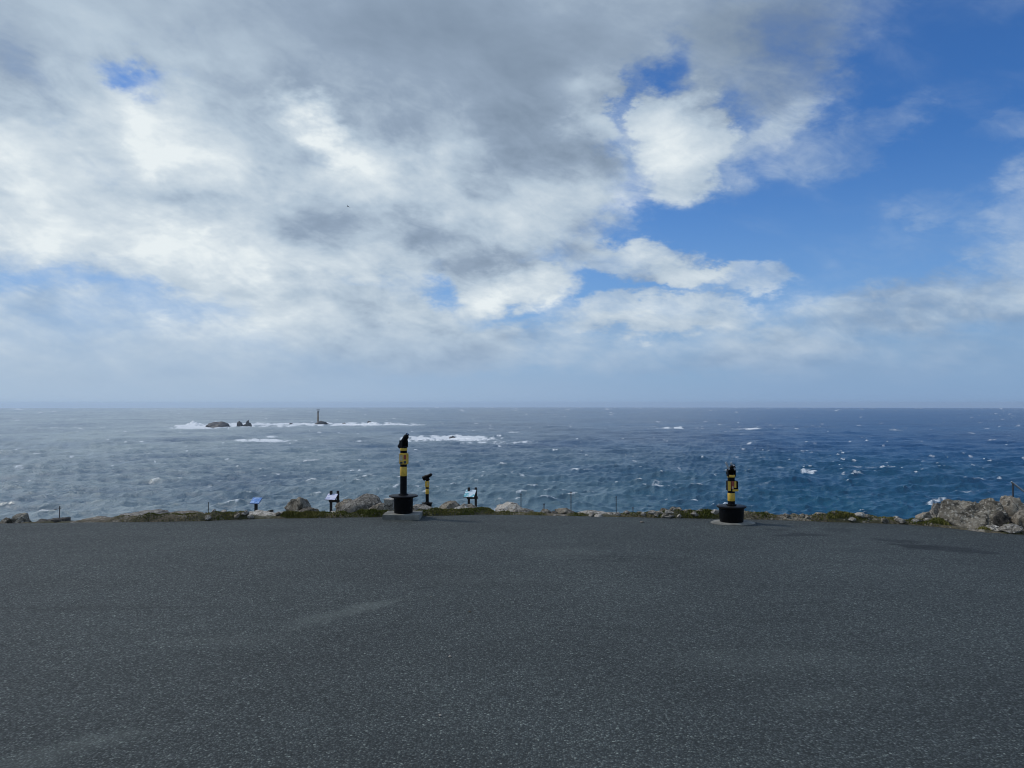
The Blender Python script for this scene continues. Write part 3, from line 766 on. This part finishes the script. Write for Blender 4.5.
# concrete under the telescopes
bm = bmesh.new(); box(bm, (.76, .62, .20), None, (0, 0, 0))
bmesh.ops.subdivide_edges(bm, edges=bm.edges, cuts=7, use_grid_fill=True)
for v in bm.verts: v.co += Vector((fbm(v.co.x, v.co.y + v.co.z, 6, 3), fbm(v.co.y, v.co.z, 7, 3), .6 * fbm(v.co.x, v.co.y, 5, 3))) * .022
o = finish('concrete_block', bm, M_CONC, None, True); o.location = (at(403, 517, 16.26).x, 16.26, .005)
tag(o, 'rough concrete block carrying the tall telescope', 'concrete block')
bm = bmesh.new(); lathe(bm, [(.45, -.06), (.44, .012), (.40, .030), (.1, .030)], 26)
for v in bm.verts: v.co.x *= 1.0 + .12 * fbm(v.co.x, v.co.y, 3, 3); v.co.y *= .78 + .12 * fbm(v.co.y, v.co.x, 3, 3)
o = finish('concrete_slab', bm, M_CONC, None, True); o.location = (p.x + .02, p.y + .2, 0)
tag(o, 'flat pale concrete slab under the short telescope', 'concrete slab')
# speckled stone block left of the tall telescope
bm = bmesh.new(); box(bm, (.20, .24, .27)); bmesh.ops.subdivide_edges(bm, edges=bm.edges, cuts=5, use_grid_fill=True)
for v in bm.verts: v.co += Vector((fbm(v.co.x, v.co.y + v.co.z, 8, 3), fbm(v.co.y, v.co.z, 8, 3), fbm(v.co.x, v.co.y, 8, 3))) * .03
o = finish('stone_block', bm, G_PALE, None, True); q = at(388.5, 505.5, 16.9); o.location = (q.x, 17.0, q.z); o.location.z = max(q.z, terrain_z(q.x, 17.0) + .1)
tag(o, 'squared whitish stone block left of the tall telescope', 'stone block')

# ------------------------------------------------------------------ information boards
def m_panel(name, base, a, b_, sx):
    m, n, b = mat(name)
    tc = n.new('ShaderNodeTexCoord').outputs['Generated']
    v = n.vmath('ADD', tc, n.vmath('SCALE', n.vmath('SUBTRACT', n.noise(tc, 4, 3, color=True), (.5, .5, .5)), .18))
    f = n.mr(n.noise(v, sx, 2), .50, .56)
    c = n.mix(f, base, a)
    c = n.mix(n.math('MULTIPLY', n.mr(n.noise(v, 9, 2), .60, .64), .8), c, b_)
    n.put(b.inputs['Base Color'], c); b.inputs['Roughness'].default_value = .18
    return m
def board(px, ypan, ybase, Y, wpx, posts, label, m, yaw, tilt, post_w, post_top=None, depth_m=.5):
    pb = at(px, ybase, Y); pc = at(px, ypan, Y); sc = Y / F; w = wpx * sc; hgt = pc.z - pb.z
    t = empty('information_board', (pb.x, Y, pb.z - .0)); tag(t, label, 'information board', 'information boards on the cliff edge')
    Mp = Matrix.Rotation(R(yaw), 4, 'Z') @ Matrix.Rotation(R(tilt), 4, 'X')
    bm = bmesh.new(); box(bm, (w, depth_m, .03), Mp, (0, 0, hgt)); fr = finish('panel_frame', bm, M_TIMBER if posts == 2 else M_PANELBACK, t, False, bevel=.006)
    bm = bmesh.new(); box(bm, (w * .94, depth_m * .92, .008), Matrix.Translation((0, 0, hgt)) @ Mp @ Matrix.Translation((0, 0, .018))); finish('panel', bm, m, t, False)
    gz = terrain_z(pb.x, Y) - pb.z
    for s in ((-1, 1) if posts == 2 else (0,)):
        bm = bmesh.new(); x = s * w * .30 + (.10 if posts == 2 else 0)
        ztop = (hgt + .27) if posts == 2 else hgt - .03
        box(bm, (post_w, post_w, ztop + .3 - min(0, gz)), None, (x, .16 if posts == 2 else 0, (ztop - .3 + min(0, gz)) / 2)); finish('post', bm, M_TIMBER, t, False, bevel=.008)
    if posts == 2:
        bm = bmesh.new(); box(bm, (w * .95, .05, .12), None, (.10, .10, hgt - .20)); finish('rail', bm, M_TIMBER, t, False, bevel=.006)
    return t
M_PANELBACK = paint('blue_frame', (.08, .16, .36), .4)
board(256, 500.7, 511.5, 35.0, 10.4, 1, 'blue slanted board on a single dark post', m_panel('blue_map_panel', (.13, .28, .62), (.30, .46, .75), (.05, .08, .16), 3.0), -12, 38, .12, depth_m=.40)
board(331.5, 497, 509.0, 36.0, 11.4, 2, 'white slanted board on two dark timber posts behind the boulder', m_panel('white_picture_panel', (.72, .72, .84), (.50, .53, .72), (.85, .85, .9), 3.0), -14, 36, .11, depth_m=.44)
board(470.0, 493.6, 505.0, 36.0, 11.6, 2, 'white board with teal picture right of the small telescope', m_panel('teal_picture_panel', (.66, .76, .82), (.16, .46, .52), (.80, .85, .88), 2.6), -16, 40, .11)

# ------------------------------------------------------------------ thin posts and the handrail
def post(px, ytop, ybot, Y, r, label, lean=0, extra=None):
    r *= .95
    a, b = at(px, ybot, Y), at(px, ytop, Y); zt = min(a.z, terrain_z(a.x, Y)) - .2
    t = empty('fence_post', (a.x, Y, zt)); tag(t, label, 'post', 'thin metal posts on the cliff edge')
    bm = bmesh.new(); tube(bm, (0, 0, 0), (lean, 0, b.z - zt), r); finish('shaft', bm, M_DARKPOST, t, True)
    bm = bmesh.new(); lathe(bm, [(r * 1.5, 0), (r * 1.7, r * 1.5), (r * .8, r * 3)], 10, Matrix.Translation((lean, 0, b.z - zt - .01))); finish('cap', bm, M_DARKPOST, t, True)
    if extra:
        bm = bmesh.new(); tube(bm, (-extra, 0, b.z - zt - .08), (extra * .3, 0, b.z - zt - .03), r * .7); finish('bracket', bm, M_DARKPOST, t, True)
post(59.5, 507.0, 518, 22.0, .013, 'thin post with a side bracket above the dark low rock', 0, .16)
post(208.3, 503.0, 516, 26.0, .012, 'thin post standing behind the left grass verge')
post(521.0, 494.5, 510, 24.0, .012, 'thin post just right of the long pale rock')
post(544.0, 504.5, 512, 22.0, .014, 'short stubby post at the small reddish rock')
post(571.0, 492.5, 512, 24.0, .014, 'tallest thin post, behind the tan rock')
post(616.2, 497.0, 516, 24.0, .012, 'thin post between pale slab and whitish stone')
post(633.0, 508.0, 516, 22.0, .013, 'short thin post beside the small whitish stone')
Y = 17.5
b0 = at(1013.2, 505, Y); t0 = at(1013.2, 482.3, Y)
zt = terrain_z(b0.x, Y) - .1
t = empty('handrail', (b0.x, Y, zt)); tag(t, 'grey metal handrail above the rocks at the right edge', 'handrail')
hh = t0.z - zt
bm = bmesh.new(); tube(bm, (0, 0, 0), (0, 0, hh), .016, 12); finish('post', bm, M_DARKPOST, t, True)
bm = bmesh.new(); tube(bm, (-.035, 0, hh + .015), (1.7, -.3, hh - 1.45), .020, 12); finish('rail', bm, M_GALV, t, True)
bm = bmesh.new(); tube(bm, (-.17, .1, hh - .42), (.0, 0, hh - .32), .014, 8); finish('brace', bm, M_DARKPOST, t, True)
bm = bmesh.new(); tube(bm, (1.6, -.28, -.4), (1.6, -.28, hh - 1.36), .016, 12); finish('post', bm, M_DARKPOST, t, True)

# ------------------------------------------------------------------ the reef far out
def sea_rock(name, px, ytop, ybase, wpx, label, seed, depth=None, m=None, group=None, planes=9, rough=.2):
    b = sea_pt(px, ybase); d = math.hypot(b.x, b.y); sc = b.y / F
    hgt = (ybase - ytop) * sc * 1.0; hx = wpx * sc / 2
    me = rock_mesh(name, seed, (hx * 1.1, depth or hx * .8, hgt + 4), m or G_REEF, 4, rough, planes)
    o = link(bpy.data.objects.new(name, me)); o.location = (b.x, b.y, b.z - 3); tag(o, label, 'sea rock', group); return o
def m_reef():
    m, n, b = mat('wet_reef_rock'); P = n.new('ShaderNodeTexCoord').outputs['Object']
    n.put(b.inputs['Base Color'], n.mix(n.mr(n.noise(P, .16, 6, .7), .35, .65), (.020, .019, .019), (.075, .07, .065)))
    b.inputs['Roughness'].default_value = .6
    return m
G_REEF = m_reef()
sea_rock('sea_rock', 218, 421.8, 427.6, 25, 'broad domed sea rock at the left of the reef', 901, planes=6, rough=.12)
sea_rock('sea_rock', 240.3, 420.5, 426.8, 7.5, 'left and lower peak of the pair of pointed sea rocks', 902)
sea_rock('sea_rock', 247.5, 419.2, 426.8, 8, 'right and taller peak of the pair of pointed sea rocks', 903)
sea_rock('sea_rock', 321, 421.2, 424.6, 15, 'dark reef rock that carries the lighthouse', 904)
sea_rock('sea_rock', 292, 422.6, 424.8, 7, 'tiny reef rock left of the lighthouse', 905)
sea_rock('sea_rock', 371, 420.8, 424.0, 10, 'low dark sea rock in surf right of the lighthouse', 906)
sea_rock('sea_rock', 344, 422.6, 424.3, 7, 'tiny reef rock just right of the lighthouse', 907)
sea_rock('sea_rock', 453, 436.4, 438.6, 11, 'low black rock awash in the nearer patch of surf', 908)
sea_rock('sea_rock', 388, 422.4, 423.8, 5, 'tiny reef rock at the right end of the far surf', 909)
lb = sea_pt(318, 424.4); sc = lb.y / F
t = empty('lighthouse', (lb.x, lb.y, lb.z + 3)); tag(t, 'tall slender stone lighthouse on the far reef', 'lighthouse')
hL = (424.4 - 409.2) * sc - 3
M_TOWER = paint('granite_tower', (.24, .19, .13), .8)
M_LANT = paint('lantern_metal', (.10, .10, .10), .4)
bm = bmesh.new(); lathe(bm, [(4.6, 0), (3.5, hL * .12), (2.9, hL * .35), (2.4, hL * .70), (2.9, hL * .72), (2.9, hL * .745), (2.4, hL * .75)], 24); finish('tower', bm, M_TOWER, t, True)
bm = bmesh.new(); lathe(bm, [(2.2, hL * .75), (2.2, hL * .86), (1.2, hL * .90), (.3, hL * .92)], 16); finish('lantern', bm, M_LANT, t, True)
bm = bmesh.new(); lathe(bm, [(5.0, hL * .955), (5.0, hL * .975), (4.9, hL * .98)], 20)
for k in range(6):
    a = k * math.pi / 3; tube(bm, (3.4 * math.cos(a), 3.4 * math.sin(a), hL * .74), (4.6 * math.cos(a), 4.6 * math.sin(a), hL * .96), .22, 6)
finish('landing_deck', bm, M_LANT, t, True)
for k in range(4):
    bm = bmesh.new(); box(bm, (.8, .5, 1.4), None, (0, -(3.15 - k * .2), hL * (.22 + .13 * k))); finish('window', bm, M_GLASS, t)

# surf bursting over the reef: lumps of white water with real height
def surf(name, px0, px1, yb, heights, depth, label, seed):
    g = np.random.default_rng(seed); nx, nt = 420, 22; P = np.zeros((nt, nx, 3))
    off = g.uniform(0, 99)
    for i in range(nx):
        f = i / (nx - 1); px = px0 + (px1 - px0) * f
        b = sea_pt(px, yb + .5 * math.sin(f * 9)); sc = b.y / F
        env = np.interp(px, [h[0] for h in heights], [h[1] for h in heights]) * sc * min(1, f * 14, (1 - f) * 14)
        for j in range(nt):
            a = j / (nt - 1); prof = math.sin(math.pi * a) ** .7
            nz = .5 + .8 * mnoise.fractal(Vector((b.x * .03 + off, a * 3, 0)), .8, 2.1, 5)
            hz = max(0, env * prof * nz)
            P[j, i] = (b.x + 3 * mnoise.noise(Vector((b.x * .05, a * 4, 5))), b.y + (a - .5) * depth + 2 * mnoise.noise(Vector((b.x * .06, a * 4, 9))), b.z - .8 + hz)
    o = grid_mesh(name, P, M_FOAM); tag(o, label, 'surf', kind='stuff')
surf('surf', 172, 432, 424.9, [(172, .4), (186, 1.6), (188, 3.0), (191, 6.0), (194, 3.0), (198, 3.6), (206, 1.2), (232, 1.5), (255, 1.0), (285, 1.8), (305, 1.6), (330, 1.2), (365, 2.4), (377, 3.6), (384, 1.6), (405, 2.0), (432, .3)], 60,
     'white surf breaking along the far reef', 21)
surf('surf', 400, 500, 440.2, [(400, .5), (418, 2.2), (430, 3.4), (445, 2.8), (462, 3.0), (478, 1.8), (500, .2)], 70, 'white surf over the nearer shoal', 22)

# ------------------------------------------------------------------ gulls
def gull(px, py, Y, span, label, bank):
    p = at(px, py, Y); t = empty('gull', p, R(70)); tag(t, label, 'gull')
    bm = bmesh.new()
    lathe(bm, [(.004, -.24), (.035, -.18), (.06, -.05), (.055, .06), (.04, .14), (.042, .19), (.02, .235), (.004, .27)], 10, Matrix.Rotation(R(-90), 4, 'X'))
    ring = []
    for s in (-1, 1):
        rows = []
        for k in range(7):
            f = k / 6; x = s * (.03 + f * span / 2); zc = .16 * math.sin(f * 2.2) * span * .5 - .05 * f; ch = .13 * (1 - f * .85); y = -.02 - .12 * f * f
            rows.append([bm.verts.new((x, y + ch * .5, zc)), bm.verts.new((x, y, zc + .012)), bm.verts.new((x, y - ch * .5, zc)), bm.verts.new((x, y, zc - .008))])
        for a, b in zip(rows, rows[1:]):
            for i in range(4): bm.faces.new((a[i], a[(i + 1) % 4], b[(i + 1) % 4], b[i]))
        bm.faces.new(rows[0]); bm.faces.new(rows[-1])
    o = finish('body', bm, M_GULL, t, True); o.rotation_euler = (0, R(bank), 0)
M_GULL = paint('grey_gull_plumage', (.12, .12, .125), .7)
gull(348, 206.5, 150, 1.3, 'dark gull gliding high in the clouds at left of centre', 15)
gull(389, 323, 260, 1.2, 'tiny distant gull low over the sea horizon', -10)

# ------------------------------------------------------------------ sea haze
def build_haze(density):
    m = bpy.data.materials.new('sea_haze_air'); m.use_nodes = True; n = NT(m.node_tree)
    n.n.remove(n.n['Principled BSDF']); v = n.new('ShaderNodeVolumePrincipled')
    v.inputs['Color'].default_value = (.76, .88, 1.0, 1); v.inputs['Density'].default_value = density; v.inputs['Anisotropy'].default_value = .2
    n.l.new(v.outputs[0], n.n['Material Output'].inputs['Volume'])
    bm = bmesh.new(); z0, z1 = sea_z(43000) - 20, HAZE_TOP
    box(bm, (90000, 90000, z1 - z0), None, (0, 0, (z0 + z1) / 2))
    tag(finish('haze', bm, m), 'pale sea haze', kind='stuff')
HAZE_TOP = 60.0
build_haze(3.4e-5)
